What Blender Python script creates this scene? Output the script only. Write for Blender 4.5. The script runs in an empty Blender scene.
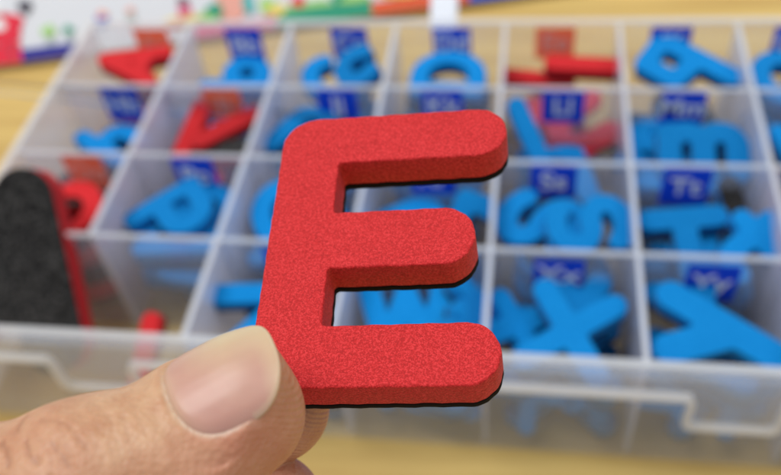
import bpy, bmesh, math, random
import numpy as np
from mathutils import Vector, Matrix

# ------------------------------------------------------------------ camera, light, exposure
sc = bpy.context.scene
COL = sc.collection
ZR = 0.0603                      # height of the box rim over the table
W = 0.05                         # width of a compartment
D = 0.0446                       # depth of a compartment
# camera axes in world space: rows are image right, image down, view direction
RC = Matrix(((0.98754462, 0.12699521, -0.09288614),
             (0.03391487, -0.74829285, -0.66250101),
             (-0.15364049, 0.65109909, -0.74327961)))
CAM = Vector((0.010984952, -0.151048068, 0.22601988 + ZR))
cd = bpy.data.cameras.new('camera'); cam = bpy.data.objects.new('camera', cd); COL.objects.link(cam)
M3 = Matrix((RC[0], -RC[1], -RC[2])).transposed()
cam.matrix_world = Matrix.Translation(CAM) @ M3.to_4x4()
cd.sensor_width = 36; cd.lens = 36 * 850 / 781
cd.clip_start = 0.005; cd.clip_end = 20
cd.dof.use_dof = True; cd.dof.focus_distance = 0.108; cd.dof.aperture_fstop = 17
sc.camera = cam

w = bpy.data.worlds.new('World'); sc.world = w; w.use_nodes = True
w.node_tree.nodes['Background'].inputs[0].default_value = (0.86, 0.93, 1.0, 1)
w.node_tree.nodes['Background'].inputs[1].default_value = 0.50


def area(name, loc, target, size, power, color):
    l = bpy.data.lights.new(name, 'AREA'); l.shape = 'RECTANGLE'; l.size, l.size_y = size
    l.energy = power; l.color = color
    o = bpy.data.objects.new(name, l); COL.objects.link(o); o.location = loc
    o.rotation_euler = (Vector(target) - Vector(loc)).to_track_quat('-Z', 'Y').to_euler()
    return o


area('ceiling_light', (-0.9, 0.02, 3.0), (0, 0.05, 0.1), (2.0, 1.3), 72, (0.96, 0.98, 1.0))
area('second_ceiling_light', (1.5, 0.3, 3.0), (0, 0.05, 0.1), (1.6, 1.2), 24, (0.96, 0.98, 1.0))
sc.view_settings.view_transform = 'Standard'; sc.view_settings.look = 'None'
sc.view_settings.exposure = 0.0; sc.view_settings.gamma = 1.0
sc.cycles.transparent_max_bounces = 40; sc.cycles.max_bounces = 12
sc.cycles.diffuse_bounces = 7; sc.cycles.caustics_reflective = False; sc.cycles.caustics_refractive = False

rnd = random.Random(7)


# ------------------------------------------------------------------ materials
def mat(name, color=(.5, .5, .5), rough=.5, spec=.5, sheen=0.0, sss=0.0, sss_r=(1, .3, .15), sss_s=.003):
    m = bpy.data.materials.new(name); m.use_nodes = True
    b = m.node_tree.nodes['Principled BSDF']
    b.inputs['Base Color'].default_value = (*color, 1); b.inputs['Roughness'].default_value = rough
    b.inputs['Specular IOR Level'].default_value = spec
    b.inputs['Sheen Weight'].default_value = sheen
    if sss:
        b.inputs['Subsurface Weight'].default_value = sss
        b.inputs['Subsurface Radius'].default_value = sss_r; b.inputs['Subsurface Scale'].default_value = sss_s
    return m


def N(m, t, **kw):
    n = m.node_tree.nodes.new(t)
    for k, v in kw.items():
        if k.startswith('i_'):
            n.inputs[k[2:].replace('_', ' ')].default_value = v
        else:
            setattr(n, k, v)
    return n


def L(m, a, ao, b, bi): m.node_tree.links.new(a.outputs[ao], b.inputs[bi])


def foam_mat(name, base, light, dark, scale=3600, bump=.00016, strength=.55):
    m = mat(name, base, .85, .12, sheen=.04)
    p = m.node_tree.nodes['Principled BSDF']
    tc = N(m, 'ShaderNodeTexCoord')
    n1 = N(m, 'ShaderNodeTexNoise'); n1.inputs['Scale'].default_value = scale * .7; n1.inputs['Detail'].default_value = 5; n1.inputs['Roughness'].default_value = .8
    nv_ = N(m, 'ShaderNodeTexVoronoi'); nv_.inputs['Scale'].default_value = scale * 1.9; nv_.inputs['Randomness'].default_value = 1
    L(m, tc, 'Object', nv_, 'Vector')
    oi = N(m, 'ShaderNodeObjectInfo')
    n2 = N(m, 'ShaderNodeTexVoronoi'); n2.inputs['Scale'].default_value = scale * .62
    n3 = N(m, 'ShaderNodeTexNoise'); n3.inputs['Scale'].default_value = scale * .035; n3.inputs['Detail'].default_value = 3
    for n in (n1, n2, n3): L(m, tc, 'Object', n, 'Vector')
    r = N(m, 'ShaderNodeValToRGB')
    e = r.color_ramp.elements
    e[0].position = .38; e[0].color = (*dark, 1); e[1].position = .64; e[1].color = (*light, 1)
    k = e.new(.5); k.color = (*base, 1)
    mx = N(m, 'ShaderNodeMath', operation='MULTIPLY_ADD'); mx.inputs[1].default_value = .10
    L(m, n3, 'Fac', mx, 0)
    sb = N(m, 'ShaderNodeMath', operation='SUBTRACT'); L(m, n1, 'Fac', sb, 0); sb.inputs[1].default_value = .05
    L(m, sb, 0, mx, 2)
    sp_ = N(m, 'ShaderNodeSeparateColor'); L(m, nv_, 'Color', sp_, 0)
    m1 = N(m, 'ShaderNodeMath', operation='MULTIPLY_ADD'); L(m, sp_, 0, m1, 0); m1.inputs[1].default_value = .30; L(m, mx, 0, m1, 2)
    m2 = N(m, 'ShaderNodeMath', operation='SUBTRACT'); L(m, m1, 0, m2, 0); m2.inputs[1].default_value = .15
    L(m, m2, 0, r, 'Fac')
    hs = N(m, 'ShaderNodeHueSaturation'); L(m, r, 'Color', hs, 'Color')
    hv = N(m, 'ShaderNodeMapRange'); L(m, oi, 'Random', hv, 0); hv.inputs[3].default_value = .72; hv.inputs[4].default_value = 1.06
    if name != 'red_foam_fine': L(m, hv, 0, hs, 'Value')
    L(m, hs, 'Color', p, 'Base Color')
    ad = N(m, 'ShaderNodeMath', operation='ADD'); L(m, n1, 'Fac', ad, 0); L(m, n2, 'Distance', ad, 1)
    b = N(m, 'ShaderNodeBump'); b.inputs['Strength'].default_value = strength; b.inputs['Distance'].default_value = bump
    L(m, ad, 0, b, 'Height')
    n5 = N(m, 'ShaderNodeTexNoise'); n5.inputs['Scale'].default_value = scale * .12; n5.inputs['Detail'].default_value = 3; L(m, tc, 'Object', n5, 'Vector')
    b5 = N(m, 'ShaderNodeBump'); b5.inputs['Strength'].default_value = .35; b5.inputs['Distance'].default_value = bump * 3
    L(m, n5, 'Fac', b5, 'Height'); L(m, b, 'Normal', b5, 'Normal'); L(m, b5, 'Normal', p, 'Normal')
    return m


RED_HERO = foam_mat('red_foam_fine', (.54, .007, .007), (.70, .030, .032), (.40, .003, .003))
RED_HERO.node_tree.nodes['Principled BSDF'].inputs['Specular IOR Level'].default_value = .38
RED_HERO.node_tree.nodes['Principled BSDF'].inputs['Roughness'].default_value = .7
RED = foam_mat('red_foam', (.66, .022, .026), (.72, .04, .045), (.56, .014, .018), strength=.3)
BLUE = foam_mat('blue_foam', (.0, .215, .56), (.01, .265, .64), (.0, .165, .46), strength=.3)
MAG_HERO = mat('black_magnet_sheet_fine', (.006, .004, .004), .8, .12)
MAG = foam_mat('black_magnet_sheet', (.020, .019, .018), (.075, .070, .066), (.008, .007, .007), scale=900, bump=.0006, strength=.9)
STICK_B = mat('blue_sticker', (.010, .075, .74), .5, .4)
STICK_R = mat('red_sticker', (1.0, .21, .11), .5, .4)
def thin(m, k):
    p = m.node_tree.nodes['Principled BSDF']; out = m.node_tree.nodes['Material Output']
    t = N(m, 'ShaderNodeBsdfTranslucent'); t.inputs[0].default_value = p.inputs['Base Color'].default_value
    x = N(m, 'ShaderNodeMixShader'); x.inputs[0].default_value = k
    L(m, p, 0, x, 1); L(m, t, 0, x, 2); L(m, x, 0, out, 0)


thin(STICK_B, .45); thin(STICK_R, .5)
INK = mat('pale_print', (.75, .78, .88), .5, .3)
INK_R = mat('pale_pink_print', (.80, .42, .36), .5, .3)
BOARD = mat('white_board', (.66, .66, .68), .45, .4)
PRINT = {k: mat('print_' + k, v, .5, .3) for k, v in dict(
    red=(.72, .012, .04), navy=(.015, .012, .24), orange=(.70, .10, .03), green=(.02, .30, .17), lime=(.35, .60, .16),
    pink=(.66, .13, .22), blue=(.03, .10, .55), skin=(.78, .36, .28), white=(.80, .80, .80), dark=(.08, .07, .09),
    grey=(.42, .46, .44), teal=(.05, .42, .40), yellow=(.80, .62, .15)).items()}


def plastic(name, alpha, tint=(.90, .92, .96), edge=.5, rough=.2):
    """frosted polypropylene: part of the light goes straight through, the rest is scattered"""
    m = bpy.data.materials.new(name); m.use_nodes = True; nt = m.node_tree; nt.nodes.clear()
    out = N(m, 'ShaderNodeOutputMaterial')
    tr = N(m, 'ShaderNodeBsdfTransparent'); tr.inputs[0].default_value = (.985, .988, .995, 1)
    df = N(m, 'ShaderNodeBsdfDiffuse'); df.inputs[0].default_value = (*[min(c, .97) for c in tint], 1)
    tl = N(m, 'ShaderNodeBsdfTranslucent'); tl.inputs[0].default_value = (*[min(c, .97) for c in tint], 1)
    gl = N(m, 'ShaderNodeBsdfGlossy'); gl.inputs['Roughness'].default_value = rough
    mb = N(m, 'ShaderNodeMixShader'); mb.inputs[0].default_value = .5
    L(m, df, 0, mb, 1); L(m, tl, 0, mb, 2)
    lw = N(m, 'ShaderNodeLayerWeight'); lw.inputs['Blend'].default_value = .35
    tc = N(m, 'ShaderNodeTexCoord')
    nz = N(m, 'ShaderNodeTexNoise'); nz.inputs['Scale'].default_value = 55; nz.inputs['Detail'].default_value = 4
    L(m, tc, 'Object', nz, 'Vector')
    f = N(m, 'ShaderNodeMath', operation='MULTIPLY_ADD'); f.inputs[1].default_value = edge; f.inputs[2].default_value = alpha - .03
    L(m, lw, 'Facing', f, 0)
    f2 = N(m, 'ShaderNodeMath', operation='MULTIPLY_ADD', use_clamp=True); f2.inputs[1].default_value = .06
    L(m, nz, 'Fac', f2, 0); L(m, f, 0, f2, 2)
    mx = N(m, 'ShaderNodeMixShader'); L(m, f2, 0, mx, 0); L(m, tr, 0, mx, 1); L(m, mb, 0, mx, 2)
    fr = N(m, 'ShaderNodeFresnel'); fr.inputs[0].default_value = 1.45
    ge = N(m, 'ShaderNodeNewGeometry'); ff = N(m, 'ShaderNodeMath', operation='SUBTRACT'); ff.inputs[0].default_value = 1; L(m, ge, 'Backfacing', ff, 1)
    fm = N(m, 'ShaderNodeMath', operation='MULTIPLY'); L(m, fr, 0, fm, 0); L(m, ff, 0, fm, 1)
    mg = N(m, 'ShaderNodeMixShader'); L(m, fm, 0, mg, 0); L(m, mx, 0, mg, 1); L(m, gl, 0, mg, 2)
    L(m, mg, 0, out, 0)
    return m


PL = plastic('frosted_plastic', .14, (.80, .85, .96), edge=.12)
PLD = plastic('frosted_divider_plastic', .42, (.86, .87, .97), edge=.28)
PLW = plastic('frosted_outer_plastic', .15, (.84, .88, .96), edge=.08)
PLE = plastic('frosted_plastic_edge', .42, (.97, .97, 1.0), .2)
PLB = plastic('frosted_bead_plastic', .55, (.97, .97, 1.0), .2)
PLF = plastic('frosted_base_plastic', .06, edge=.04)
TAB = mat('white_plastic', (.80, .81, .84), .4, .5)

WOOD = mat('pale_wood', (.6, .4, .15), .5, .2)
p = WOOD.node_tree.nodes['Principled BSDF']
tc = N(WOOD, 'ShaderNodeTexCoord'); mp = N(WOOD, 'ShaderNodeMapping')
mp.inputs['Scale'].default_value = (1.2, 14, 1); mp.inputs['Rotation'].default_value = (0, 0, .06)
L(WOOD, tc, 'Object', mp, 'Vector')
nz = N(WOOD, 'ShaderNodeTexNoise'); nz.inputs['Scale'].default_value = 6; nz.inputs['Detail'].default_value = 8; nz.inputs['Distortion'].default_value = .6
L(WOOD, mp, 'Vector', nz, 'Vector')
wr = N(WOOD, 'ShaderNodeValToRGB')
wr.color_ramp.elements[0].position = .32; wr.color_ramp.elements[0].color = (.50, .315, .095, 1)
wr.color_ramp.elements[1].position = .70; wr.color_ramp.elements[1].color = (.67, .465, .155, 1)
L(WOOD, nz, 'Fac', wr, 'Fac'); L(WOOD, wr, 'Color', p, 'Base Color')
bp = N(WOOD, 'ShaderNodeBump'); bp.inputs['Strength'].default_value = .12; bp.inputs['Distance'].default_value = .0004
L(WOOD, nz, 'Fac', bp, 'Height'); L(WOOD, bp, 'Normal', p, 'Normal')


# ------------------------------------------------------------------ helpers
def tag(o, label, cat, group=None, kind=None):
    if label: o['label'] = label
    if cat: o['category'] = cat
    if group: o['group'] = group
    if kind: o['kind'] = kind
    return o


def empty(name, loc=(0, 0, 0), rot=(0, 0, 0)):
    o = bpy.data.objects.new(name, None); COL.objects.link(o); o.location = loc; o.rotation_euler = rot
    o.empty_display_size = .01
    return o


def link(name, me, mats, parent=None, smooth=False, loc=None):
    o = bpy.data.objects.new(name, me); COL.objects.link(o)
    for m in (mats if isinstance(mats, (list, tuple)) else [mats]): me.materials.append(m)
    if smooth: me.polygons.foreach_set('use_smooth', [True] * len(me.polygons))
    if parent: o.parent = parent
    if loc: o.location = loc
    return o


def box_bm(bm, x0, x1, y0, y1, z0, z1, mi=0):
    v = [bm.verts.new(c) for c in ((x0, y0, z0), (x1, y0, z0), (x1, y1, z0), (x0, y1, z0), (x0, y0, z1), (x1, y0, z1), (x1, y1, z1), (x0, y1, z1))]
    for f in ((3, 2, 1, 0), (4, 5, 6, 7), (0, 1, 5, 4), (1, 2, 6, 5), (2, 3, 7, 6), (3, 0, 4, 7)):
        bm.faces.new([v[i] for i in f]).material_index = mi


def boxes(name, lst, mats, parent=None, bevel=0.0):
    bm = bmesh.new()
    for b in lst: box_bm(bm, *b)
    if bevel: bmesh.ops.bevel(bm, geom=bm.edges[:], offset=bevel, segments=2, affect='EDGES')
    me = bpy.data.meshes.new(name); bm.to_mesh(me); bm.free()
    return link(name, me, mats, parent)


def extrude_loops(loops, z0, z1, bevel, name):
    """closed 2-D loops (holes included) filled, extruded between z0 and z1 with a soft edge"""
    cu = bpy.data.curves.new(name, 'CURVE'); cu.dimensions = '2D'; cu.fill_mode = 'BOTH'
    for lp in loops:
        s = cu.splines.new('POLY'); s.points.add(len(lp) - 1)
        for i, q in enumerate(lp): s.points[i].co = (q[0], q[1], 0, 1)
        s.use_cyclic_u = True
    h = (z1 - z0) / 2
    cu.extrude = h - bevel; cu.bevel_depth = bevel; cu.bevel_resolution = 3; cu.offset = -bevel
    o = bpy.data.objects.new(name, cu); COL.objects.link(o)
    dg = bpy.context.evaluated_depsgraph_get()
    me = bpy.data.meshes.new_from_object(o.evaluated_get(dg))
    bpy.data.objects.remove(o); bpy.data.curves.remove(cu)
    me.materials.clear(); me.name = name
    me.transform(Matrix.Translation((0, 0, (z0 + z1) / 2)))
    bm = bmesh.new(); bm.from_mesh(me); bmesh.ops.remove_doubles(bm, verts=bm.verts[:], dist=1e-6); bm.to_mesh(me); bm.free()
    smooth_by_angle(me, 40)
    return me


def smooth_by_angle(me, deg):
    me.polygons.foreach_set('use_smooth', [True] * len(me.polygons))
    me.set_sharp_from_angle(angle=math.radians(deg))


FONT = None


def text_mesh(s, size, name):
    cu = bpy.data.curves.new(name, 'FONT'); cu.body = s; cu.size = size; cu.extrude = .00008
    cu.align_x = 'CENTER'; cu.align_y = 'CENTER'; cu.offset = size * .02
    o = bpy.data.objects.new(name, cu); COL.objects.link(o)
    dg = bpy.context.evaluated_depsgraph_get()
    me = bpy.data.meshes.new_from_object(o.evaluated_get(dg))
    bpy.data.objects.remove(o); me.materials.clear(); me.name = name
    return me


# ------------------------------------------------------------------ table and the board behind the box
tt = boxes('table_top', [(-1.1, 1.1, -.55, .75, -.03, 0)], WOOD, bevel=.004)
tag(tt, None, None, kind='structure')

bd = empty('picture_board', (-.2965, .2188, .0047), (math.radians(-48), 0, math.atan2(.07, .3128)))
bd.scale = (1, 1, .8)
tag(bd, 'white picture board with a striped coloured bottom edge leaning back behind the box', 'board')
boxes('panel', [(-.22, .56, .0006, .006, 0, .24)], BOARD, bd, bevel=.0006)
boxes('easel_strut', [(.05, .07, .0062, .130, .120, .126)], TAB, bd)
boxes('easel_strut', [(.24, .26, .0062, .130, .120, .126)], TAB, bd)
stripe = [(-.22, .0155, 'red', .014), (.0155, .048, 'navy', .009), (.048, .118, 'white', .005), (.118, .166, 'pink', .0085),
          (.166, .222, 'green', .0115), (.222, .279, 'orange', .0095), (.279, .36, 'blue', .0075), (.36, .56, 'red', .007)]
for x0, x1, c, h in stripe:
    if c != 'white': boxes('edge_stripe', [(x0, x1, -.0006, .0006, .0002, h)], PRINT[c], bd)


def disc(name, cx, cz, rx, rz, m, parent, wob=.12, n=22, y=-.0004):
    bm = bmesh.new(); a = [];
    for i in range(n):
        t = 2 * math.pi * i / n; k = 1 + wob * math.sin(3 * t + cx * 900) + wob * .6 * math.sin(5 * t + cz * 700)
        a.append(bm.verts.new((cx + rx * k * math.cos(t), y, cz + rz * k * math.sin(t))))
    f = bm.faces.new(a); r = bmesh.ops.extrude_face_region(bm, geom=[f])
    bmesh.ops.translate(bm, verts=[v for v in r['geom'] if isinstance(v, bmesh.types.BMVert)], vec=(0, .0011, 0))
    bmesh.ops.recalc_face_normals(bm, faces=bm.faces[:])
    me = bpy.data.meshes.new(name); bm.to_mesh(me); bm.free()
    return link(name, me, m, parent)


def printed(name, shapes):
    root = None
    for (cx, cz, rx, rz, c) in shapes:
        o = disc(name if root is None else 'coloured_patch', cx, cz, rx, rz, PRINT[c], root or bd, y=-.0004 if root is None else -.00075)
        root = root or o
printed('printed_figure', [(.006, .026, .013, .011, 'red'), (.004, .029, .005, .0045, 'white'), (.021, .040, .0042, .005, 'dark'), (.002, .041, .006, .005, 'white')])
printed('printed_flower', [(.010, .008, .0035, .0035, 'white'), (.010, .008, .0016, .0016, 'dark')])
printed('printed_flower', [(-.004, .016, .004, .0035, 'navy'), (-.004, .017, .002, .002, 'yellow')])
printed('printed_tree', [(.033, .013, .0022, .006, 'grey'), (.033, .020, .004, .004, 'lime')])
printed('printed_tree', [(.045, .015, .002, .006, 'grey'), (.0445, .019, .003, .003, 'green')])
printed('printed_child', [(.0645, .0225, .0035, .0048, 'blue'), (.0655, .027, .003, .0028, 'skin')])
printed('printed_child', [(.082, .021, .003, .006, 'grey'), (.082, .027, .0024, .0024, 'skin')])
printed('printed_bush', [(.112, .014, .012, .004, 'yellow'), (.108, .0125, .006, .003, 'orange')])
printed('printed_child', [(.1133, .022, .004, .006, 'pink'), (.1133, .029, .003, .003, 'dark')])
printed('printed_tree', [(.129, .0145, .009, .005, 'lime'), (.131, .019, .005, .005, 'green')])
printed('printed_building', [(.1415, .021, .0105, .012, 'skin'), (.151, .022, .003, .010, 'teal')])
printed('printed_tree', [(.162, .017, .005, .006, 'lime'), (.167, .013, .006, .004, 'yellow')])
printed('printed_meadow', [(.186, .0125, .016, .0035, 'lime'), (.180, .017, .004, .004, 'red')])
printed('printed_tree', [(.205, .016, .006, .006, 'green'), (.213, .0135, .009, .003, 'lime')])
printed('printed_meadow', [(.245, .0135, .018, .003, 'yellow'), (.240, .017, .004, .004, 'pink')])
printed('printed_house', [(.262, .016, .006, .006, 'white'), (.262, .022, .005, .003, 'red')])

# ------------------------------------------------------------------ the compartment box
bx = empty('organizer_box', (0, 0, 0))
tag(bx, 'translucent frosted plastic organizer box with lettered compartments standing open on the table', 'storage box')
X0, X1, Y0, Y1, T = -4 * W, 3 * W, 0.0, 4 * D, .0013
zb = .0006
boxes('base', [(X0, X1, Y0, Y1, zb, zb + .0013)], PLF, bx)
zf = zb + .0016
boxes('front_wall', [(X0 - T, X1 + T, Y0 - T, Y0, zb, ZR - .001)], PLW, bx)
boxes('back_wall', [(X0 - T, X1 + T, Y1, Y1 + T, zb, ZR - .001)], PLW, bx)
boxes('side_wall', [(X0 - T, X0, Y0 + .0002, Y1 - .0002, zb, ZR - .001)], PLD, bx)
boxes('side_wall', [(X1, X1 + T, Y0 + .0002, Y1 - .0002, zb, ZR - .001)], PLD, bx)
e = .0011
boxes('rim', [(X0 - T - e, X1 + T + e, Y0 - T - e, Y0 + .0004, ZR - .0008, ZR + .0006),
              (X0 - T - e, X1 + T + e, Y1 - .0004, Y1 + T + e, ZR - .0008, ZR + .0006),
              (X0 - T - e, X0 + .0004, Y0 + .0006, Y1 - .0006, ZR - .0008, ZR + .0006),
              (X1 - .0004, X1 + T + e, Y0 + .0006, Y1 - .0006, ZR - .0008, ZR + .0006)], PLE, bx)
# outer skirt with a thick lower bead that dips round the two latches
ys = Y0 - T - .0042


def skirt_path():
    zt = ZR - .0105; zd = ZR - .0275
    pts = [(X0 - .006, zt)]
    for (a, b) in ((-.150, -.1205), (.0645, .0925)):
        pts += [(a - .0012, zt), (a, zt - .002), (a, zd + .002), (a + .002, zd), (b - .002, zd), (b, zd + .002), (b, zt - .002), (b + .0012, zt)]
    return pts + [(X1 + .006, zt)]


sp = skirt_path()
bm = bmesh.new()
for i in range(len(sp) - 1):
    (xa, za), (xb, zb_) = sp[i], sp[i + 1]
    if xb - xa < 1e-5: continue
    for (ya, yb) in ((ys, ys + .001),):
        v = [bm.verts.new(c) for c in ((xa, ya, za), (xb, ya, zb_), (xb, ya, ZR - .0012), (xa, ya, ZR - .0012), (xa, yb, za), (xb, yb, zb_), (xb, yb, ZR - .0012), (xa, yb, ZR - .0012))]
        for f in ((0, 1, 2, 3), (7, 6, 5, 4)): bm.faces.new([v[k] for k in f])
box_bm(bm, X0 - .006, X1 + .006, ys, Y0 - T - .0003, ZR - .0011, ZR - .0003)
me = bpy.data.meshes.new('skirt'); bm.to_mesh(me); bm.free(); link('skirt', me, PLW, bx)
bm = bmesh.new()
hw = .0010
path = [Vector((x, 0, z)) for x, z in sp]
prev = None
for i, c in enumerate(path):
    d0 = (path[i] - path[i - 1]).normalized() if i else (path[1] - path[0]).normalized()
    d1 = (path[i + 1] - path[i]).normalized() if i < len(path) - 1 else d0
    d = (d0 + d1).normalized(); n = Vector((-d.z, 0, d.x)); k = hw / max(.5, n.dot(Vector((-d0.z, 0, d0.x))))
    ring = [bm.verts.new((c.x + n.x * s * k, y, c.z + n.z * s * k)) for s, y in ((-1, ys - .0014), (1, ys - .0014), (1, ys + .0013), (-1, ys + .0013))]
    if prev:
        for j in range(4): bm.faces.new((prev[j], prev[(j + 1) % 4], ring[(j + 1) % 4], ring[j]))
    else: bm.faces.new(ring)
    prev = ring
bm.faces.new(prev); bmesh.ops.recalc_face_normals(bm, faces=bm.faces[:])
me = bpy.data.meshes.new('skirt_bead'); bm.to_mesh(me); bm.free(); link('skirt_bead', me, PLB, bx)
for k in range(-3, 3):
    y0 = D + .0007 if k == -3 else .0002
    o = boxes('divider', [(k * W - .0007, k * W + .0007, y0, Y1 - .0002, zf, ZR - .0016)], PLD, bx)
    r = boxes('divider_edge', [(k * W - .0010, k * W + .0010, y0, Y1 - .0006, ZR - .0018, ZR - .0003)], PLE, o)
    if k == -3: boxes('divider_edge', [(k * W - .0010, k * W + .0010, y0 - .0012, y0 - .0001, zf, ZR - .0005)], PLE, o)
for j in (1, 2, 3):
    segs = [(k * W + .0009, (k + 1) * W - .0009) for k in range(-4, 3)]
    if j == 1: segs = [(X0 + .0009, -2 * W - .0009)] + segs[2:]
    for a, b in segs:
        o = boxes('partition', [(a, b, j * D - .0006, j * D + .0006, zf, ZR - .0022)], PL, bx)
        boxes('partition_edge', [(a, b, j * D - .00085, j * D + .00085, ZR - .0024, ZR - .0012)], PLE, o)
tb = boxes('hinge_tab', [(-.0352, -.0225, .0005, .0025, 0, .034)], TAB, bx, bevel=.0008)
tb.location = (0, Y1 + .0032, ZR - .006); tb.rotation_euler = (math.radians(-48), 0, 0)
# stickers with the two forms of each letter
ALPHA = 'ABCDEFGHIJKLMNOPQRSTUVWXYZ'
CELL = {}
for i, ch in enumerate(ALPHA):
    if i < 21: CELL[ch] = (-4 + i % 7, 3 - i // 7)
    else: CELL[ch] = (-2 + i - 21, 0)
VOW = set('AEIOU')
CORR = {'A': (.0036, -.03), 'B': (.0002, .0), 'C': (.0020, .0), 'D': (.0004, 0), 'E': (-.0025, 0), 'F': (-.002, .0), 'G': (0, 0), 'H': (.003, .0),
        'I': (.0015, 0), 'J': (.0039, 0), 'K': (0, 0), 'L': (.0008, 0), 'M': (-.0007, 0), 'N': (0, 0), 'O': (.0028, 0), 'P': (.0011, 0), 'Q': (0, 0),
        'R': (.0, 0), 'S': (-.003, 0), 'T': (-.0037, .05), 'U': (0, 0), 'V': (0, 0), 'W': (0, 0), 'X': (-.001, 0), 'Y': (.001, .05), 'Z': (0, 0)}
for ch in ALPHA:
    k, j = CELL[ch]
    y = (j + 1) * D - .0006 if j < 3 else Y1
    red = ch in VOW
    cx = (k + .5) * W + CORR[ch][0]
    tall = .0195 if ch in 'AHOPTYBI' else .0170
    top = ZR - (.0022 if j else .0046)
    sm = bpy.data.meshes.new('letter_sticker')
    sm.from_pydata([(cx - .0088, y - .0007, top - tall), (cx + .0088, y - .0007, top - tall), (cx + .0088, y - .0007, top), (cx - .0088, y - .0007, top)], [], [(0, 1, 2, 3)])
    s = link('letter_sticker', sm, STICK_R if red else STICK_B, bx)
    s['label'] = ('red' if red else 'blue') + ' sticker reading ' + ch + ch.lower()
    t = text_mesh(ch + ch.lower(), .0125, 'lettering_mesh')
    to = link('lettering', t, INK_R if red else INK, s)
    to.location = (cx, y - .00093, top - tall / 2); to.rotation_euler = (math.pi / 2, 0, 0)

# ------------------------------------------------------------------ foam letter shapes
S = .0052            # half stroke


def arc(cx, cy, rx, ry, a0, a1, n=10):
    return [(cx + rx * math.cos(math.radians(a0 + (a1 - a0) * i / n)), cy + ry * math.sin(math.radians(a0 + (a1 - a0) * i / n))) for i in range(n + 1)]


G = {}               # strokes in a unit of mm, baseline 0; upper case 44 high
G['A'] = [[(5, 5), (18, 39), (31, 5)], [(9, 15), (27, 15)]]
G['B'] = [[(5, 5), (5, 39), (19, 39)] + arc(19, 31, 8, 8, 90, -90) + [(5, 23)], [(5, 23), (21, 23)] + arc(21, 14, 9, 9, 90, -90) + [(5, 5)]]
G['C'] = [arc(19, 22, 14, 17, 45, 315, 20)]
G['D'] = [[(5, 5), (5, 39), (16, 39)] + arc(16, 22, 15, 17, 90, -90, 16) + [(5, 5)]]
G['F'] = [[(5, 5), (5, 39), (29, 39)], [(5, 23), (24, 23)]]
G['G'] = [arc(19, 22, 14, 17, 45, 340, 20) + [(33, 20), (22, 20)]]
G['H'] = [[(5, 5), (5, 39)], [(31, 5), (31, 39)], [(5, 22), (31, 22)]]
G['I'] = [[(5, 5), (5, 39)]]
G['J'] = [[(27, 39), (27, 16)] + arc(17, 15, 10, 10, 0, -180, 12)]
G['K'] = [[(5, 5), (5, 39)], [(29, 39), (8, 20), (30, 5)]]
G['L'] = [[(5, 39), (5, 5), (28, 5)]]
G['M'] = [[(5, 5), (5, 39), (20, 15), (35, 39), (35, 5)]]
G['N'] = [[(5, 5), (5, 39), (29, 5), (29, 39)]]
G['O'] = [arc(20, 22, 15, 17, 0, 360, 30)]
G['P'] = [[(5, 5), (5, 39), (19, 39)] + arc(19, 29.5, 10, 9.5, 90, -90) + [(5, 20)]]
G['Q'] = G['O'] + [[(24, 14), (34, 4)]]
G['R'] = G['P'] + [[(17, 20), (29, 5)]]
G['S'] = [arc(18, 30, 12, 9, 30, 270, 14) + arc(18, 13.5, 12, 8.5, 90, -150, 14)]
G['T'] = [[(5, 39), (33, 39)], [(19, 39), (19, 5)]]
G['U'] = [[(5, 39), (5, 18)] + arc(18, 18, 13, 13, 180, 360, 16) + [(31, 39)]]
G['V'] = [[(5, 39), (19, 5), (33, 39)]]
G['W'] = [[(5, 39), (13, 5), (23, 33), (33, 5), (41, 39)]]
G['X'] = [[(5, 5), (34, 37)], [(34, 5), (5, 37)]]
G['Y'] = [[(5, 39), (18, 22), (31, 39)], [(18, 22), (18, 5)]]
G['Z'] = [[(5, 39), (31, 39), (5, 5), (31, 5)]]
G['a'] = [arc(15, 15, 10, 10, 0, 360, 24), [(25, 25), (25, 5)]]
G['b'] = [arc(15, 15, 10, 10, 0, 360, 24), [(5, 39), (5, 5)]]
G['c'] = [arc(15, 15, 10, 10, 50, 310, 18)]
G['d'] = [arc(15, 15, 10, 10, 0, 360, 24), [(25, 39), (25, 5)]]
G['e'] = [[(5, 15), (25, 15)] + arc(15, 15, 10, 10, 0, 310, 20)]
G['f'] = [[(10, 5), (10, 30)] + arc(18, 31, 8, 8, 180, 60, 8), [(3, 23), (20, 23)]]
G['g'] = [arc(15, 25, 10, 10, 0, 360, 24), [(25, 35), (25, 12)] + arc(15, 13, 10, 9, 0, -150, 10)]
G['h'] = [[(5, 5), (5, 39)], [(5, 15)] + arc(14, 16, 9, 9, 180, 0, 12) + [(23, 5)]]
G['i'] = [[(5, 5), (5, 22)], [(5, 36), (5, 36.4)], [(5, 22), (5, 36)]]
G['k'] = [[(5, 5), (5, 39)], [(22, 26), (7, 15), (23, 5)]]
G['l'] = [[(5, 5), (5, 39)]]
G['m'] = [[(5, 5), (5, 25)], [(5, 17)] + arc(12.5, 18, 7.5, 7.5, 180, 0, 10) + [(20, 5)], [(20, 17)] + arc(27.5, 18, 7.5, 7.5, 180, 0, 10) + [(35, 5)]]
G['n'] = [[(5, 5), (5, 25)], [(5, 16)] + arc(14, 16, 9, 9, 180, 0, 12) + [(23, 5)]]
G['o'] = [arc(15, 15, 10, 10, 0, 360, 24)]
G['p'] = [arc(15, 25, 10, 10, 0, 360, 24), [(5, 35), (5, 3)]]
G['q'] = [arc(15, 25, 10, 10, 0, 360, 24), [(25, 35), (25, 3)]]
G['r'] = [[(5, 5), (5, 25)], [(5, 15)] + arc(14, 16, 9, 9, 180, 60, 8)]
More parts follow.
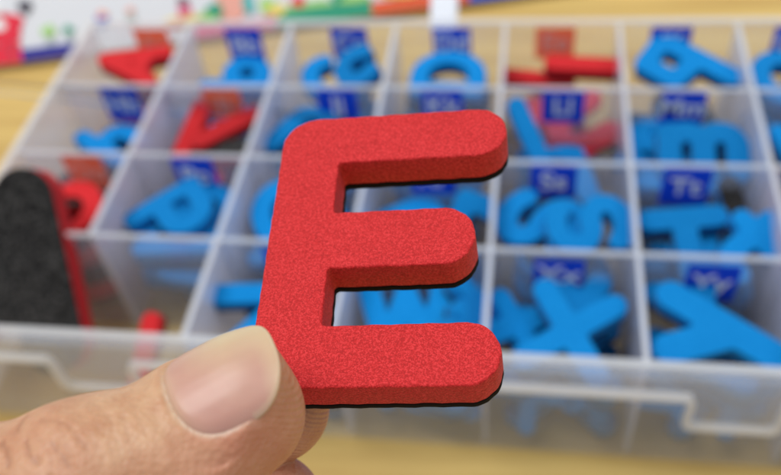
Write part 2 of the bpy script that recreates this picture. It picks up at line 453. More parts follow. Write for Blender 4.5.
G['s'] = [arc(13, 20, 8, 6, 30, 270, 10) + arc(13, 9.5, 8, 4.8, 90, -150, 10)]
G['t'] = [[(11, 36), (11, 12)] + arc(18, 12, 7, 7, 180, 290, 6), [(3, 26), (21, 26)]]
G['u'] = [[(5, 25), (5, 14)] + arc(14, 14, 9, 9, 180, 360, 12) + [(23, 25)], [(23, 25), (23, 5)]]
G['v'] = [[(5, 25), (14, 5), (23, 25)]]
G['w'] = [[(5, 25), (11, 5), (18, 21), (25, 5), (31, 25)]]
G['x'] = [[(5, 5), (23, 25)], [(23, 5), (5, 25)]]
G['y'] = [[(5, 35), (14, 17)], [(24, 35), (9, 4)]]
G['z'] = [[(5, 25), (23, 25), (5, 5), (23, 5)]]
G['j'] = [[(18, 34), (18, 12)] + arc(10, 12, 8, 8, 0, -130, 8)]


def contour(ch, half=None):
    """outline of the union of the thick strokes (marching squares on their distance field)"""
    r = (half or S) * 1000
    segs = []
    for st in G[ch]:
        for i in range(len(st) - 1): segs.append((*st[i], *st[i + 1]))
    A = np.array(segs, float); h = 1.0
    xs = np.arange(A[:, [0, 2]].min() - r - 2, A[:, [0, 2]].max() + r + 3, h); yv = np.arange(A[:, [1, 3]].min() - r - 2, A[:, [1, 3]].max() + r + 3, h)
    X, Y = np.meshgrid(xs, yv, indexing='ij'); F = np.full(X.shape, 1e9)
    for x0, y0, x1, y1 in segs:
        dx, dy = x1 - x0, y1 - y0; q = dx * dx + dy * dy + 1e-9
        t = np.clip(((X - x0) * dx + (Y - y0) * dy) / q, 0, 1)
        F = np.minimum(F, np.hypot(X - x0 - t * dx, Y - y0 - t * dy))
    F = F - r + 1e-7
    nxt = {}; P = {}
    def ep(i, j, d):
        k = (i, j, d)
        if k not in P:
            i2, j2 = (i + 1, j) if d == 0 else (i, j + 1)
            a, b = F[i, j], F[i2, j2]; t = a / (a - b)
            P[k] = (xs[i] + t * h * (d == 0), yv[j] + t * h * (d == 1))
        return k
    for i in range(len(xs) - 1):
        for j in range(len(yv) - 1):
            c = (F[i, j] < 0) | (F[i + 1, j] < 0) << 1 | (F[i + 1, j + 1] < 0) << 2 | (F[i, j + 1] < 0) << 3
            c = int(c)
            if c in (0, 15): continue
            e0 = (i, j, 0); e1 = (i + 1, j, 1); e2 = (i, j + 1, 0); e3 = (i, j, 1)
            tb = {1: [(e0, e3)], 2: [(e1, e0)], 3: [(e1, e3)], 4: [(e2, e1)], 5: [(e0, e1), (e2, e3)], 6: [(e2, e0)], 7: [(e2, e3)], 8: [(e3, e2)],
                  9: [(e0, e2)], 10: [(e3, e0), (e1, e2)], 11: [(e1, e2)], 12: [(e3, e1)], 13: [(e0, e1)], 14: [(e3, e0)]}
            for a, b in tb[c]: nxt[ep(*a)] = ep(*b)
    loops = []
    while nxt:
        k, v = next(iter(nxt.items())); lp = [k]
        del nxt[k]
        while v in nxt:
            lp.append(v); v2 = nxt[v]; del nxt[v]; v = v2
        if len(lp) > 8:
            q = np.array([P[a] for a in lp]); q = (np.roll(q, 1, 0) + 2 * q + np.roll(q, -1, 0)) / 4
            loops.append(q)
    allp = np.vstack(loops); c = (allp.min(0) + allp.max(0)) / 2
    return [[tuple(v) for v in (l - c) * .001] for l in loops]


MESH = {}
FT, MT = .0056, .0014


def letter_meshes(ch, half=None):
    k = (ch, half)
    if k not in MESH:
        lp = contour(ch, half)
        MESH[k] = (extrude_loops(lp, 0, FT, .0004, 'foam_mesh'), extrude_loops(lp, -MT, -.00005, .0002, 'magnet_mesh'))
    return MESH[k]


ORD = ['lowest', 'second lowest', 'third lowest', 'fourth lowest', 'fifth lowest', 'sixth lowest']
USED = set()


def foam_letter(ch, loc, rz=0, rx=0, ry=0, red=None, label=None, scale=1.0, half=None, group='magnetic foam letters heaped in the compartments'):
    f, m = letter_meshes(ch, half)
    red = (ch.upper() in VOW) if red is None else red
    o = empty('foam_letter', loc)
    o.rotation_mode = 'XYZ'
    o.rotation_euler = (Matrix.Rotation(math.radians(rx), 3, 'X') @ Matrix.Rotation(math.radians(ry), 3, 'Y') @ Matrix.Rotation(math.radians(rz), 3, 'Z')).to_euler()
    o.scale = (scale, scale, 1.0 if scale < 1.3 else scale)
    a = bpy.data.objects.new('foam_body', f); b = bpy.data.objects.new('magnetic_backing', m)
    for c, mt in ((a, RED if red else BLUE), (b, MAG)):
        COL.objects.link(c); c.parent = o
        if not c.data.materials: c.data.materials.append(mt)
        c.material_slots[0].link = 'OBJECT'; c.material_slots[0].material = mt
    tag(o, label, 'foam letter', group)
    return o


def case(ch): return ('capital ' if ch.isupper() else 'small ') + ch


# the letters one sees on top of each heap: char, x, y, z, rz, rx, ry, phrase
def cell(c): k, j = CELL[c]; return (k + .5) * W, (j + .5) * D


TOP = {}
def top(c, ch, dx, dy, z, rz, rx=0, ry=0, phrase='lying on top', red=None, sc_=1.0):
    TOP.setdefault(c, []).append((ch, dx, dy, z, rz, rx, ry, phrase, red, sc_))


top('A', 'A', -.004, .008, .044, 84, 4, 4, 'lying flat on top')
top('B', 'b', -.004, .010, .036, 100, 4, 6, 'lying on top')
top('C', 'C', -.003, .004, .038, 78, 6, 4, 'lying sideways on top')
top('C', 'c', .008, .006, .044, 24, 16, -14, 'propped over the capital one')
top('D', 'D', .000, .006, .040, 88, 6, 0, 'lying on its flat side on top')
top('E', 'I', .010, .011, .042, 88, 14, 2, 'lying crosswise on top', True)
top('E', 'I', -.010, .012, .033, 84, 6, 2, 'lying lower, left of the upper one', True)
top('G', 'G', -.004, .003, .040, 30, 6, 4, 'lying on top')
top('H', 'h', -.002, .010, .033, 60, 4, 0, 'lying low')
top('I', 'I', -.012, .010, .040, -10, 16, 6, 'leaning left of its twin')
top('I', 'I', .004, .011, .041, -48, 12, 10, 'leaning right of its twin')
top('J', 'J', -.010, .008, .040, 150, 6, 8, 'lying on top')
top('K', 'K', .0, .004, .036, 70, 8, 0, 'lying on top')
top('L', 'l', -.013, .008, .044, 24, 24, 0, 'standing diagonally at the left wall')
top('M', 'm', .006, .001, .041, 0, 18, 0, 'standing upright with its legs down', None, 1.12)
top('M', 'm', -.012, .010, .034, 70, 5, 4, 'lying flat behind the upright one')
top('N', 'N', .0, .004, .038, 20, 8, 4, 'lying on top')
top('O', 'O', -.002, .004, .038, 90, 8, -10, 'lying tilted on top')
top('P', 'P', -.004, .001, .041, -50, 6, -4, 'lying aslant on top')
top('P', 'p', .012, .008, .036, 60, 4, 8, 'lying right of the capital one')
top('Q', 'Q', -.006, .005, .040, 20, 8, 6, 'lying on top')
top('R', 'R', -.004, .004, .032, 30, 6, 0, 'lying on top')
top('R', 'r', .016, .008, .038, -20, 30, 0, 'leaning on the right divider')
top('S', 'S', -.007, .004, .041, 66, 8, -4, 'lying on top at the left')
top('S', 'S', .010, .000, .045, 98, 10, 4, 'lying on top at the right', None, .95)
top('T', 'T', -.004, -.007, .039, 7, 14, 0, 'standing with its bar at the top', None, 1.1)
top('T', 't', .015, -.003, .043, -48, 20, 10, 'leaning right beside the capital one')
top('T', 'l', .016, .013, .040, -14, 180 + 30, 0, 'turned over to its black back')
top('U', 'U', .0, .004, .038, 30, 8, 0, 'lying on top')
top('V', 'V', -.008, .004, .040, 120, 10, 6, 'lying tilted on top')
top('V', 'v', .014, -.002, .034, 40, 6, 0, 'lying by the right divider')
top('W', 'W', -.004, .006, .036, 8, 10, 0, 'lying face up on top')
top('W', 'w', .017, .004, .040, 82, 4, 40, 'standing on edge by the right divider')
top('X', 'X', .003, -.002, .042, -14, 10, -3, 'lying face up on top', None, 1.06)
top('X', 'x', .008, .014, .036, 10, 14, 0, 'lying behind the capital one')
top('X', 'x', -.017, .006, .034, 80, 10, 26, 'standing at the left divider')
top('Y', 'y', .001, .000, .044, 84, 10, 4, 'lying sideways across the heap', None, 1.34)
top('Y', 'Y', -.002, .014, .036, 30, 20, 0, 'propped behind the capital one')
for c_, ch_, dx_, rz_ in (('V', 'v', .004, 20), ('W', 'w', -.008, 8), ('W', 'W', .012, 70), ('X', 'X', -.010, 40), ('X', 'x', .012, -20), ('Y', 'y', -.012, 60), ('Y', 'Y', .010, -15), ('Z', 'z', .0, 10)):
    top(c_, ch_, dx_, -.0085, .020, rz_, 58, 0, 'leaning low on the front wall', None, .8)
top('Z', 'Z', .0, .004, .038, 20, 8, 0, 'lying on top')
G['E'] = [[(29, 39), (5, 39), (5, 5), (29, 5)], [(5, 22), (26, 22)]]

POSES = ['face up', 'face down', 'face up and slightly tilted']
low = {0: 3, 1: 3, 2: 3, 3: 3}
for c in ALPHA:
    x, y = cell(c); k, j = CELL[c]
    for n in range(3 if (j in (0, 3) or c in 'LH') else 4):
        up = (n + ord(c)) % 2 == 0
        ch = c if up else c.lower()
        half = W / 2 - .002
        rz = rnd.choice((0, 90, 180, 270)) + rnd.uniform(-14, 14)
        if ch in 'mwMWOQDGNHKUVXYTAhbd' and up: rz = rnd.choice((90, 270)) + rnd.uniform(-5, 5)
        down = rnd.random() < .35 and c not in 'PXYW'
        rx = rnd.uniform(-7, 7) + (180 if down else 0)
        z = .0055 + n * (.0105 if j == 0 else .0095)
        o = foam_letter(ch, (x + rnd.uniform(-.003, .003), y + rnd.uniform(-.0015, .0015), z + (.006 if down else 0)), rz, rx, rnd.uniform(-6, 6), scale=.95 if (j == 0 or n < 1) else .88,
                        label='%s foam %s, %s in the %s%s compartment, %s of its heap' % ('red' if c in VOW else 'blue', case(ch), 'face down' if down else 'face up', c, c.lower(), ORD[n]))
    for ch, dx, dy, z, rz, rx, ry, ph, red, sc_ in TOP.get(c, []):
        foam_letter(ch, (x + dx, y + dy, z), rz, rx, ry, red, '%s foam %s %s in the %s%s compartment' % ('red' if c in VOW else 'blue', case(ch), ph, c, c.lower()), .78 * sc_)

G['flag'] = [[(5, 3), (5, 45), (-13, 43), (-13, 25), (5, 23)]]
x, y = cell('F')
foam_letter('flag', (x + .004, y + .005, .044), 52, 14, -4, False, 'blue foam letter with an oblong hole, tilted across the sticker of the Ff compartment', .84)
# strays in the undivided front-left compartment, and letters out of place
foam_letter('A', (-.1790, .0330, .0520), 6, 42, 180, True, 'large red foam letter leaning in the front left corner, its black back showing', 1.5, .0082, group='loose letters')
foam_letter('I', (-.1300, .0170, .0205), -6, 30, 0, True, 'red foam capital I lying by itself in the undivided front left compartment', .74, group='loose letters')
foam_letter('u', (.0350, .1440, .0280), -60, 40, -10, True, 'red foam small u leaning behind the partition, seen right of the Ll sticker', .95, group='loose letters')

# ------------------------------------------------------------------ the letter E held up in front
EW = Matrix(((0.99707393, -0.06508573, -0.04009273), (0.05925902, 0.98941394, -0.1324705), (0.04829025, 0.12970702, 0.99037576)))
ET = Vector((-0.02298744, -0.09787414, 0.13534779 + ZR))
e_root = empty('foam_letter', ET); e_root.rotation_euler = EW.to_euler()
tag(e_root, 'large red foam capital E with a black magnetic back held up between finger and thumb', 'foam letter')


def e_outline():
    s, b1, m0, m1, t0, L1, L2, L3, H = .00902, .00879, .0176, .02696, .036, .03384, .02916, .03224, .045
    pts = []
    def rc(cx, cy, rx, ry, a0, a1, n=16): pts.extend(arc(cx, cy, rx, ry, a0, a1, n))
    def fillet(x, y, r, a0, a1): rc(x, y, r, r, a0, a1, 5)
    q = .0006
    rc(.004, .004, .004, .004, 180, 270)
    rc(L3 - .0042, .0044, .0042, .0044, -90, 0); rc(L3 - .0042, b1 - .0044, .0042, .0044, 0, 90)
    fillet(s + q, b1 + q, q, 270, 180)
    fillet(s + q, m0 - q, q, 180, 90)
    h = (m1 - m0) / 2
    rc(L2 - .0046, m0 + h, .0046, h, -90, 0); rc(L2 - .0046, m0 + h, .0046, h, 0, 90)
    fillet(s + q, m1 + q, q, 270, 180)
    fillet(s + q, t0 - q, q, 180, 90)
    h = (H - t0) / 2
    rc(L1 - .0046, t0 + h, .0046, h, -90, 0); rc(L1 - .0046, t0 + h, .0046, h, 0, 90)
    rc(.0052, H - .0052, .0052, .0052, 90, 180)
    o = []
    for a in pts:
        if not o or (a[0] - o[-1][0]) ** 2 + (a[1] - o[-1][1]) ** 2 > 1e-9: o.append(a)
    f = []                                    # a die-cut edge is never quite straight
    for i in range(len(o)):
        a, b = o[i], o[(i + 1) % len(o)]; l = math.hypot(b[0] - a[0], b[1] - a[1]); n = max(1, int(l / .0012))
        for q in range(n): f.append((a[0] + (b[0] - a[0]) * q / n, a[1] + (b[1] - a[1]) * q / n))
    return [(x + 4.5e-5 * math.sin(x * 1300 + y * 2100) + 2.5e-5 * math.sin(y * 4700), y + 4.5e-5 * math.sin(x * 1700 - y * 900 + 1) + 2.5e-5 * math.sin(x * 4100)) for x, y in f]


eo = e_outline()
link('foam_body', extrude_loops([eo], -.00546, 0, .00035, 'hero_foam'), RED_HERO, e_root)
link('magnetic_backing', extrude_loops([eo], -.00665, -.00548, .00015, 'hero_magnet'), MAG_HERO, e_root)

# ------------------------------------------------------------------ the hand
# frame of the thumb: u towards the tip, v across, w out of the nail; millimetres
RCT = RC.transposed()
Ec = RC @ EW
ph = math.radians(38)
ua = Ec.col[0] * math.cos(ph) + Ec.col[1] * math.sin(ph); va = -Ec.col[0] * math.sin(ph) + Ec.col[1] * math.cos(ph); na = Ec.col[2]
T0c = Vector(((225 - 390.5) / 850 * .0965, (412 - 237.5) / 850 * .0965, .0965))
HB = np.array([list(RCT @ ua), list(RCT @ va), list(RCT @ na)])       # rows: world directions of u, v, w
HO = np.array(list(RCT @ T0c + CAM))


def h2w(P): return HO + (P * .001) @ HB


CH = {
    'thumb': [((-7, -1.0, .6), 8.4), ((-16, 1.4, 1.2), 9.1), ((-28, 6.2, 1.2), 9.0), ((-44, 11, -3), 10.2), ((-62, 13, -12), 12.5), ((-84, 8, -24), 15)],
    'index': [((5.0, 9.4, -23.4), 7.9), ((-13, 14, -26.5), 8.2), ((-38, 4, -34), 9), ((-78, -16, -42), 10.5)],
    'middle': [((-3.2, .6, -31.0), 7.5), ((-26, -10, -36), 8.2), ((-52, -22, -44), 9), ((-86, -30, -52), 10.5)],
    'ring': [((-16, -16, -40), 7.2), ((-36, -26, -44), 7.9), ((-62, -36, -52), 8.6), ((-92, -42, -60), 10)],
    'little': [((-30, -32, -48), 6.2), ((-48, -42, -52), 6.8), ((-70, -50, -60), 7.6), ((-96, -52, -66), 9.2)],
}
PALM = [((-84, 6, -26), (-112, -8, -46), 15, 17), ((-80, -16, -43), (-116, -14, -50), 11, 16), ((-88, -30, -53), (-118, -18, -54), 11, 15),
        ((-94, -42, -60), (-120, -24, -58), 10, 14), ((-97, -52, -66), (-122, -30, -62), 9.5, 13), ((-118, -14, -50), (-190, -30, -70), 19, 27)]


def rcone(P, a, b, ra, rb):
    a = np.array(a, float); b = np.array(b, float); d = b - a; t = np.clip(((P - a) @ d) / (d @ d), 0, 1)
    return np.linalg.norm(P - a - t[:, None] * d, axis=1) - (ra + (rb - ra) * t)


def smin(a, b, k):
    h = np.clip(.5 + .5 * (b - a) / k, 0, 1)
    return b + (a - b) * h - k * h * (1 - h)


RO = math.radians(15)


def roll(P):     # the last joint is rolled so that the nail looks a little up and left
    c, s_ = math.cos(RO), math.sin(RO)
    return np.stack([P[:, 0], c * P[:, 1] - s_ * P[:, 2], s_ * P[:, 1] + c * P[:, 2]], 1)


def unroll(P):
    c, s_ = math.cos(RO), math.sin(RO)
    return np.stack([P[:, 0], c * P[:, 1] + s_ * P[:, 2], -s_ * P[:, 1] + c * P[:, 2]], 1)


def tip(P):      # the broad last joint of the thumb, flattened on the nail side
    c = np.array([.2, .35, -.2]); q = roll(P - c); q = np.abs(q)
    q = q / np.array([8.6, 8.7, 8.2]); k = 2.3
    return ((q ** k).sum(1) ** (1 / k) - 1) * 8.8


def sdf(P):
    palm = None
    for a, b, ra, rb in PALM:
        d = rcone(P, a, b, ra, rb); palm = d if palm is None else smin(palm, d, 9)
    tot = None
    for n, ch in CH.items():
        f = None
        for i in range(len(ch) - 1):
            Q = P
            d = rcone(Q, ch[i][0], ch[i + 1][0], ch[i][1], ch[i + 1][1]); f = d if f is None else smin(f, d, 3.0)
        if n == 'thumb':
            f = smin(f, tip(P), 3.5)
            f = np.maximum(f, np.where(P[:, 0] > -14, -8.5 - P[:, 2], -99))
        f = smin(f, palm, 7)
        tot = f if tot is None else np.minimum(tot, f)
    return tot


def icos(a, b, ra, rb, vs, fs):
    n = 24; a = Vector(a); b = Vector(b); d = (b - a); q = d.to_track_quat('Z', 'Y'); l = d.length
    prof = [(-ra, 0)] + [(-ra * math.cos(t), ra * math.sin(t)) for t in (.4, .8, 1.2)] + [(0, ra), (l, rb)] + [(l + rb * math.sin(t), rb * math.cos(t)) for t in (.4, .8, 1.2)] + [(l + rb, 0)]
    base = len(vs)
    for z, r in prof:
        for i in range(n): vs.append(tuple(a + q @ Vector((max(r, .02) * math.cos(2 * math.pi * i / n), max(r, .02) * math.sin(2 * math.pi * i / n), z))))
    for k in range(len(prof) - 1):
        for i in range(n): fs.append((base + k * n + i, base + k * n + (i + 1) % n, base + (k + 1) * n + (i + 1) % n, base + (k + 1) * n + i))
    fs.append(tuple(base + i for i in range(n))[::-1]); fs.append(tuple(base + (len(prof) - 1) * n + i for i in range(n)))


vs, fs = [], []
for n_, ch in CH.items():
    for i in range(len(ch) - 1): icos(ch[i][0], ch[i + 1][0], ch[i][1], ch[i + 1][1], vs, fs)
icos((0, 0, 0), (-7, 0, 0), 8.6, 8.8, vs, fs)
for a, b, ra, rb in PALM: icos(a, b, ra, rb, vs, fs)
me = bpy.data.meshes.new('hand_raw'); me.from_pydata(vs, [], fs)
o = bpy.data.objects.new('hand_raw', me); COL.objects.link(o)
md = o.modifiers.new('r', 'REMESH'); md.mode = 'VOXEL'; md.voxel_size = .31
dg = bpy.context.evaluated_depsgraph_get()
hm = bpy.data.meshes.new_from_object(o.evaluated_get(dg)); bpy.data.objects.remove(o)
nv = len(hm.vertices); P = np.empty(nv * 3); hm.vertices.foreach_get('co', P); P = P.reshape(-1, 3)
eps = .05
for it in range(6):
    d = sdf(P)
    g = np.stack([sdf(P + np.array(e_)) for e_ in ((eps, 0, 0), (0, eps, 0), (0, 0, eps))], 1) - d[:, None]
    g /= np.maximum(np.linalg.norm(g, axis=1), 1e-6)[:, None]
    P = P - g * np.clip(d, -1.5, 1.5)[:, None] * .85
# nail footprint
NC = (2.5, -.85); NA = math.radians(-9); NL, NW = 6.2, 6.8


def nail_uv(u, v):
    x, y = u - NC[0], v - NC[1]; return x * math.cos(NA) + y * math.sin(NA), -x * math.sin(NA) + y * math.cos(NA)


def nail_d(u, v):   # signed distance-like value, mm, negative inside
    x, y = nail_uv(u, v); k = np.where(x > 0, 2.5, 3.2)
    return ((np.abs(x / NL) ** k + np.abs(y / NW) ** k) ** (1 / k) - 1) * 6.0


def nail_w(u, v):
    x, y = nail_uv(u, v)
    return 8.15 - (8.6 - np.sqrt(np.maximum(8.6 ** 2 - y * y, 4))) - .028 * np.maximum(x + 1.0, 0) ** 2 - .004 * np.minimum(x + 1, 0) ** 2


U0, V0, W0 = P[:, 0].copy(), P[:, 1].copy(), P[:, 2].copy()
P = roll(P); U, V, Wd = P[:, 0].copy(), P[:, 1].copy(), P[:, 2].copy()
topm = np.clip((Wd - .8) / 2.5, 0, 1) * (U > -12) * (U < 12)
nd = nail_d(U, V); nw = nail_w(U, V)
inside = 1 / (1 + np.exp(np.clip(nd / .16, -30, 30)))
near = np.exp(-(np.maximum(nd, 0) / 2.2) ** 2)
tipside = 1 / (1 + np.exp(-(nail_uv(U, V)[0] - 3.2) / .7))
fold = np.exp(-((nd - .75) / .75) ** 2) * .32 * (1 - tipside)
tgt_in = nw - .45 - .5 * tipside
tgt_out = nw - .15 - tipside * (.9 + .25 * np.maximum(nd, 0) ** 1.5) - .02 * np.maximum(nd, 0) ** 2
blend = inside * tgt_in + (1 - inside) * (tgt_out * near + Wd * (1 - near)) + (1 - inside) * fold
P[:, 2] = Wd * (1 - topm) + topm * blend
P = unroll(P); UN, VN, WN = U, V, Wd; U, V, Wd = U0, V0, W0
# creases: polylines in (u, v) on the nail side of the joint
CR = [([(-17.1, 9.0), (-17.7, 8.0), (-18.2, 6.9)], .35, 1.0), ([(-19.9, 6.5), (-19.6, 5.0), (-19.9, 3.0)], .32, 1.0), ([(-17.5, 4.5), (-17.75, 2.6), (-17.3, 1.2)], .3, .95),
      ([(-15.3, 2.3), (-15.1, .9), (-14.8, -1.0)], .3, .8), ([(-15.6, 6.1), (-14.9, 5.3), (-14.0, 4.5), (-13.2, 3.0), (-12.9, 1.2), (-12.7, -.4)], .28, .55),
      ([(-11.3, 2.6), (-10.9, 1.2), (-10.7, .1)], .22, .35), ([(-8.5, 1.2), (-8.8, -.6), (-9.1, -1.8), (-9.7, -3.9)], .24, .35), ([(-13.4, 6.6), (-12.2, 5.0), (-11.6, 3.6)], .2, .25),
      ([(-7.0, 2.4), (-7.2, .2), (-7.5, -2.2)], .2, .18), ([(-20.9, 1.0), (-20.5, -2), (-20.6, -5)], .35, .8), ([(-17.0, -.6), (-16.6, -2.6), (-16.9, -5)], .3, .7),
      ([(-22.6, 8.4), (-22.3, 5.0), (-22.6, 2.0)], .35, .7)]
rr_ = random.Random(3)
for k_ in range(16):
    ra = 2.2 + k_ * .55; a0 = rr_.uniform(-62, -20); a1 = rr_.uniform(15, 62); cx_, cy_ = -19 + rr_.uniform(-.5, .5), 1.5 + rr_.uniform(-.8, .8)
    CR.append(([(cx_ + ra * math.cos(math.radians(a0 + (a1 - a0) * q_ / 8)) + rr_.uniform(-.16, .16), cy_ + 1.15 * ra * math.sin(math.radians(a0 + (a1 - a0) * q_ / 8))) for q_ in range(9)], rr_.uniform(.2, .3), rr_.uniform(.10, .26)))
crease = np.zeros(nv)
up = (Wd > 2)
for pl, wd, dep in CR:
    dmin = np.full(nv, 99.)
    for i in range(len(pl) - 1):
        a = np.array(pl[i]); b = np.array(pl[i + 1]); dd = b - a
        wob = .07 * np.sin(U * 3.1 + V * 4.3)
        q = np.stack([U + wob, V + wob], 1) - a; t = np.clip((q @ dd) / (dd @ dd), 0, 1)
        dmin = np.minimum(dmin, np.linalg.norm(q - t[:, None] * dd, axis=1))
    crease = np.maximum(crease, dep * np.exp(-(dmin / (wd * .75)) ** 2) * up)
    P[:, 2] -= up * dep * .26 * np.exp(-(dmin / (wd * 1.1)) ** 2)
# soft skin swellings round the joint
P[:, 2] += up * (.10 * np.sin(U * .9 + V * .35) * np.exp(-((U + 16) / 5) ** 2))
hm.vertices.foreach_set('co', h2w(P).ravel())
for nm, arr in (('crease', crease),
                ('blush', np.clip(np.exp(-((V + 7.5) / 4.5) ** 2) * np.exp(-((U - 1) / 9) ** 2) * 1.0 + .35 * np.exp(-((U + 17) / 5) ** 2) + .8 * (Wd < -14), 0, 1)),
                ('tipmask', np.clip((tipside * (WN < 7.2) * (U > 2)).astype(float) + (Wd < -5) * .6, 0, 1)),
                ('cuticle', (1 - tipside) * np.exp(-((nd - .05) / .17) ** 2) * (WN > 2) * np.clip((1.5 - nail_uv(UN, VN)[0]) / 3, 0, 1) * np.clip((3.5 - VN) / 3, 0, 1))):
    at = hm.attributes.new(nm, 'FLOAT', 'POINT'); at.data.foreach_set('value', arr.astype(np.float32))
SKIN = mat('skin', (.6, .36, .22), .48, .42, sss=.35, sss_r=(1.0, .38, .2), sss_s=.0022)
m = SKIN; p = m.node_tree.nodes['Principled BSDF']
tc = N(m, 'ShaderNodeTexCoord')
nz = N(m, 'ShaderNodeTexNoise'); nz.inputs['Scale'].default_value = 260; nz.inputs['Detail'].default_value = 5; L(m, tc, 'Object', nz, 'Vector')
nz.inputs['Roughness'].default_value = .65
r = N(m, 'ShaderNodeValToRGB'); r.color_ramp.elements[0].position = .34; r.color_ramp.elements[0].color = (.48, .235, .12, 1)
r.color_ramp.elements[1].position = .7; r.color_ramp.elements[1].color = (.60, .36, .205, 1); L(m, nz, 'Fac', r, 'Fac')


def mixattr(m, src, so, attr, col, k=1.0):
    at = N(m, 'ShaderNodeAttribute', attribute_name=attr)
    mu = N(m, 'ShaderNodeMath', operation='MULTIPLY', use_clamp=True); mu.inputs[1].default_value = k; L(m, at, 'Fac', mu, 0)
    mx = N(m, 'ShaderNodeMix', data_type='RGBA'); L(m, mu, 0, mx, 0); L(m, src, so, mx, 6); mx.inputs[7].default_value = (*col, 1)
    return mx


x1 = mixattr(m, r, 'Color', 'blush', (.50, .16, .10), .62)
x2 = mixattr(m, x1, 2, 'crease', (.32, .12, .06), .6)
x3 = mixattr(m, x2, 2, 'cuticle', (.80, .66, .52), .5)
L(m, x3, 2, p, 'Base Color')
b1 = N(m, 'ShaderNodeTexVoronoi'); b1.inputs['Scale'].default_value = 1500; L(m, tc, 'Object', b1, 'Vector')
b2 = N(m, 'ShaderNodeTexNoise'); b2.inputs['Scale'].default_value = 900; b2.inputs['Detail'].default_value = 6; L(m, tc, 'Object', b2, 'Vector')
# finger print ridges on the pads
wv = N(m, 'ShaderNodeTexWave', wave_type='BANDS', bands_direction='DIAGONAL'); wv.inputs['Scale'].default_value = 620; wv.inputs['Distortion'].default_value = 3.0
wv.inputs['Detail'].default_value = 1; wv.inputs['Detail Scale'].default_value = .3
L(m, tc, 'Object', wv, 'Vector')
ta = N(m, 'ShaderNodeAttribute', attribute_name='tipmask')
wm = N(m, 'ShaderNodeMath', operation='MULTIPLY'); L(m, wv, 'Fac', wm, 0); L(m, ta, 'Fac', wm, 1)
s1 = N(m, 'ShaderNodeMath', operation='MULTIPLY_ADD'); L(m, b2, 'Fac', s1, 0); s1.inputs[1].default_value = 1.1; L(m, b1, 'Distance', s1, 2)
s2 = N(m, 'ShaderNodeMath', operation='MULTIPLY_ADD'); L(m, wm, 0, s2, 0); s2.inputs[1].default_value = 1.0; L(m, s1, 0, s2, 2)
bp = N(m, 'ShaderNodeBump'); bp.inputs['Strength'].default_value = .6; bp.inputs['Distance'].default_value = .00018
L(m, s2, 0, bp, 'Height'); L(m, bp, 'Normal', p, 'Normal')
hm.materials.clear()
hand = link('hand', hm, SKIN, None, smooth=True)
tag(hand, 'bare hand at lower left pinching the red letter E between thumb and finger', 'hand')

# thumb nail: a thin curved plate with its own thickness
nr, na_ = 34, 110
vv, ff = [], []
att = []
for side in (0, 1):
    for i in range(nr + 1):
        rr = (i / nr)
        for j in range(na_):
            t = 2 * math.pi * j / na_; cx, cy = math.cos(t), math.sin(t); k = 2.5 if cx > 0 else 3.2
            q = (abs(cx) ** k + abs(cy) ** k) ** (-1 / k)
            x, y = NL * q * cx * rr * 1.0, NW * q * cy * rr * 1.0
            u = NC[0] + x * math.cos(NA) - y * math.sin(NA); v = NC[1] + x * math.sin(NA) + y * math.cos(NA)
            ww = float(nail_w(np.float64(u), np.float64(v)))
            tipf = 1 / (1 + math.exp(-(x - 3.0) / .8))
            off = .12 - .12 * tipf - (1 - tipf) * .42 * max(0, (rr - .86) / .14) ** 2 + .05 * math.sin(y * 4) * .15
            edge = max(0, rr - .96) / .04
            if side: off -= .42
            else: off -= .10 * edge ** 2
            vv.append((u, v, ww + off)); att.append((x, y, rr))
for side in (0, 1):
    b0 = side * (nr + 1) * na_
    for i in range(nr):
        for j in range(na_):
            q = (b0 + i * na_ + j, b0 + i * na_ + (j + 1) % na_, b0 + (i + 1) * na_ + (j + 1) % na_, b0 + (i + 1) * na_ + j)
            ff.append(q if side else q[::-1])
for j in range(na_):
    a = nr * na_; b = (nr + 1) * na_ + a
    ff.append((a + j, a + (j + 1) % na_, b + (j + 1) % na_, b + j))
nm = bpy.data.meshes.new('nail'); nm.from_pydata([tuple(q) for q in h2w(unroll(np.array(vv)))], [], ff)
bm = bmesh.new(); bm.from_mesh(nm); bmesh.ops.remove_doubles(bm, verts=bm.verts[:], dist=1e-7); bmesh.ops.recalc_face_normals(bm, faces=bm.faces[:]); bm.to_mesh(nm); bm.free()
cc = np.empty(len(nm.vertices) * 3); nm.vertices.foreach_get('co', cc); L3 = (cc.reshape(-1, 3) - HO) @ HB.T * 1000; L3 = roll(L3)
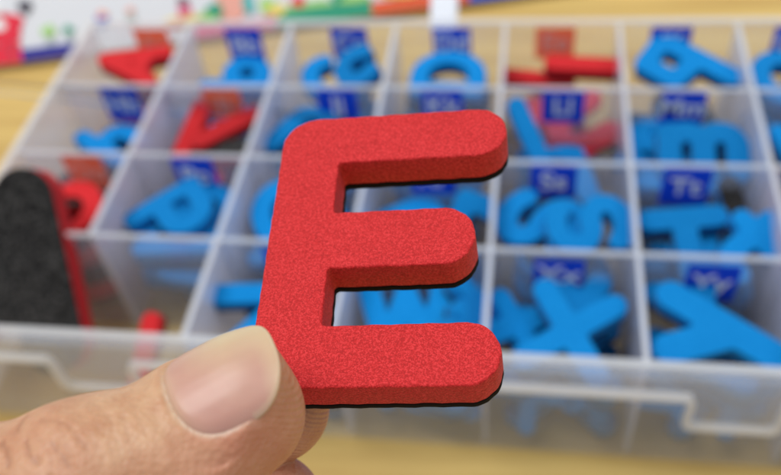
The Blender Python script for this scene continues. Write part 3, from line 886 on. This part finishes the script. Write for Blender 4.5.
nx, ny = nail_uv(L3[:, 0], L3[:, 1])
at = nm.attributes.new('free', 'FLOAT', 'POINT'); at.data.foreach_set('value', np.clip((nx - (3.9 - .03 * ny ** 2)) / 1.6, 0, 1).astype(np.float32))
at = nm.attributes.new('pale', 'FLOAT', 'POINT'); at.data.foreach_set('value', np.clip(np.exp(-((ny - 5.6) / 6.2) ** 2) * np.clip((nx + 5) / 6, 0, 1) + np.exp(-((nx + 7.0) / 1.8) ** 2) * .5, 0, 1).astype(np.float32))
at = nm.attributes.new('rim', 'FLOAT', 'POINT'); at.data.foreach_set('value', (np.clip((nail_d(L3[:, 0], L3[:, 1]) + .35) / .25, 0, 1) * (nx > 1)).astype(np.float32))
NAIL = mat('nail', (.62, .36, .29), .36, .4, sss=.3, sss_r=(1, .5, .35), sss_s=.0012)
m = NAIL; p = m.node_tree.nodes['Principled BSDF']
tc = N(m, 'ShaderNodeTexCoord')
nz = N(m, 'ShaderNodeTexNoise'); nz.inputs['Scale'].default_value = 170; nz.inputs['Detail'].default_value = 3; L(m, tc, 'Object', nz, 'Vector')
r = N(m, 'ShaderNodeValToRGB'); r.color_ramp.elements[0].position = .32; r.color_ramp.elements[0].color = (.49, .235, .185, 1)
r.color_ramp.elements[1].position = .68; r.color_ramp.elements[1].color = (.55, .30, .225, 1); L(m, nz, 'Fac', r, 'Fac')
x1 = mixattr(m, r, 'Color', 'pale', (.62, .475, .27), 1.0)
x2 = mixattr(m, x1, 2, 'free', (.62, .46, .27), .5)
x3 = mixattr(m, x2, 2, 'rim', (.70, .56, .36), .35)
L(m, x3, 2, p, 'Base Color')
nb = N(m, 'ShaderNodeTexNoise'); nb.inputs['Scale'].default_value = 420; nb.inputs['Detail'].default_value = 3; L(m, tc, 'Object', nb, 'Vector')
bp = N(m, 'ShaderNodeBump'); bp.inputs['Strength'].default_value = .25; bp.inputs['Distance'].default_value = .0001
L(m, nb, 'Fac', bp, 'Height'); L(m, bp, 'Normal', p, 'Normal')
link('thumbnail', nm, NAIL, hand, smooth=True)
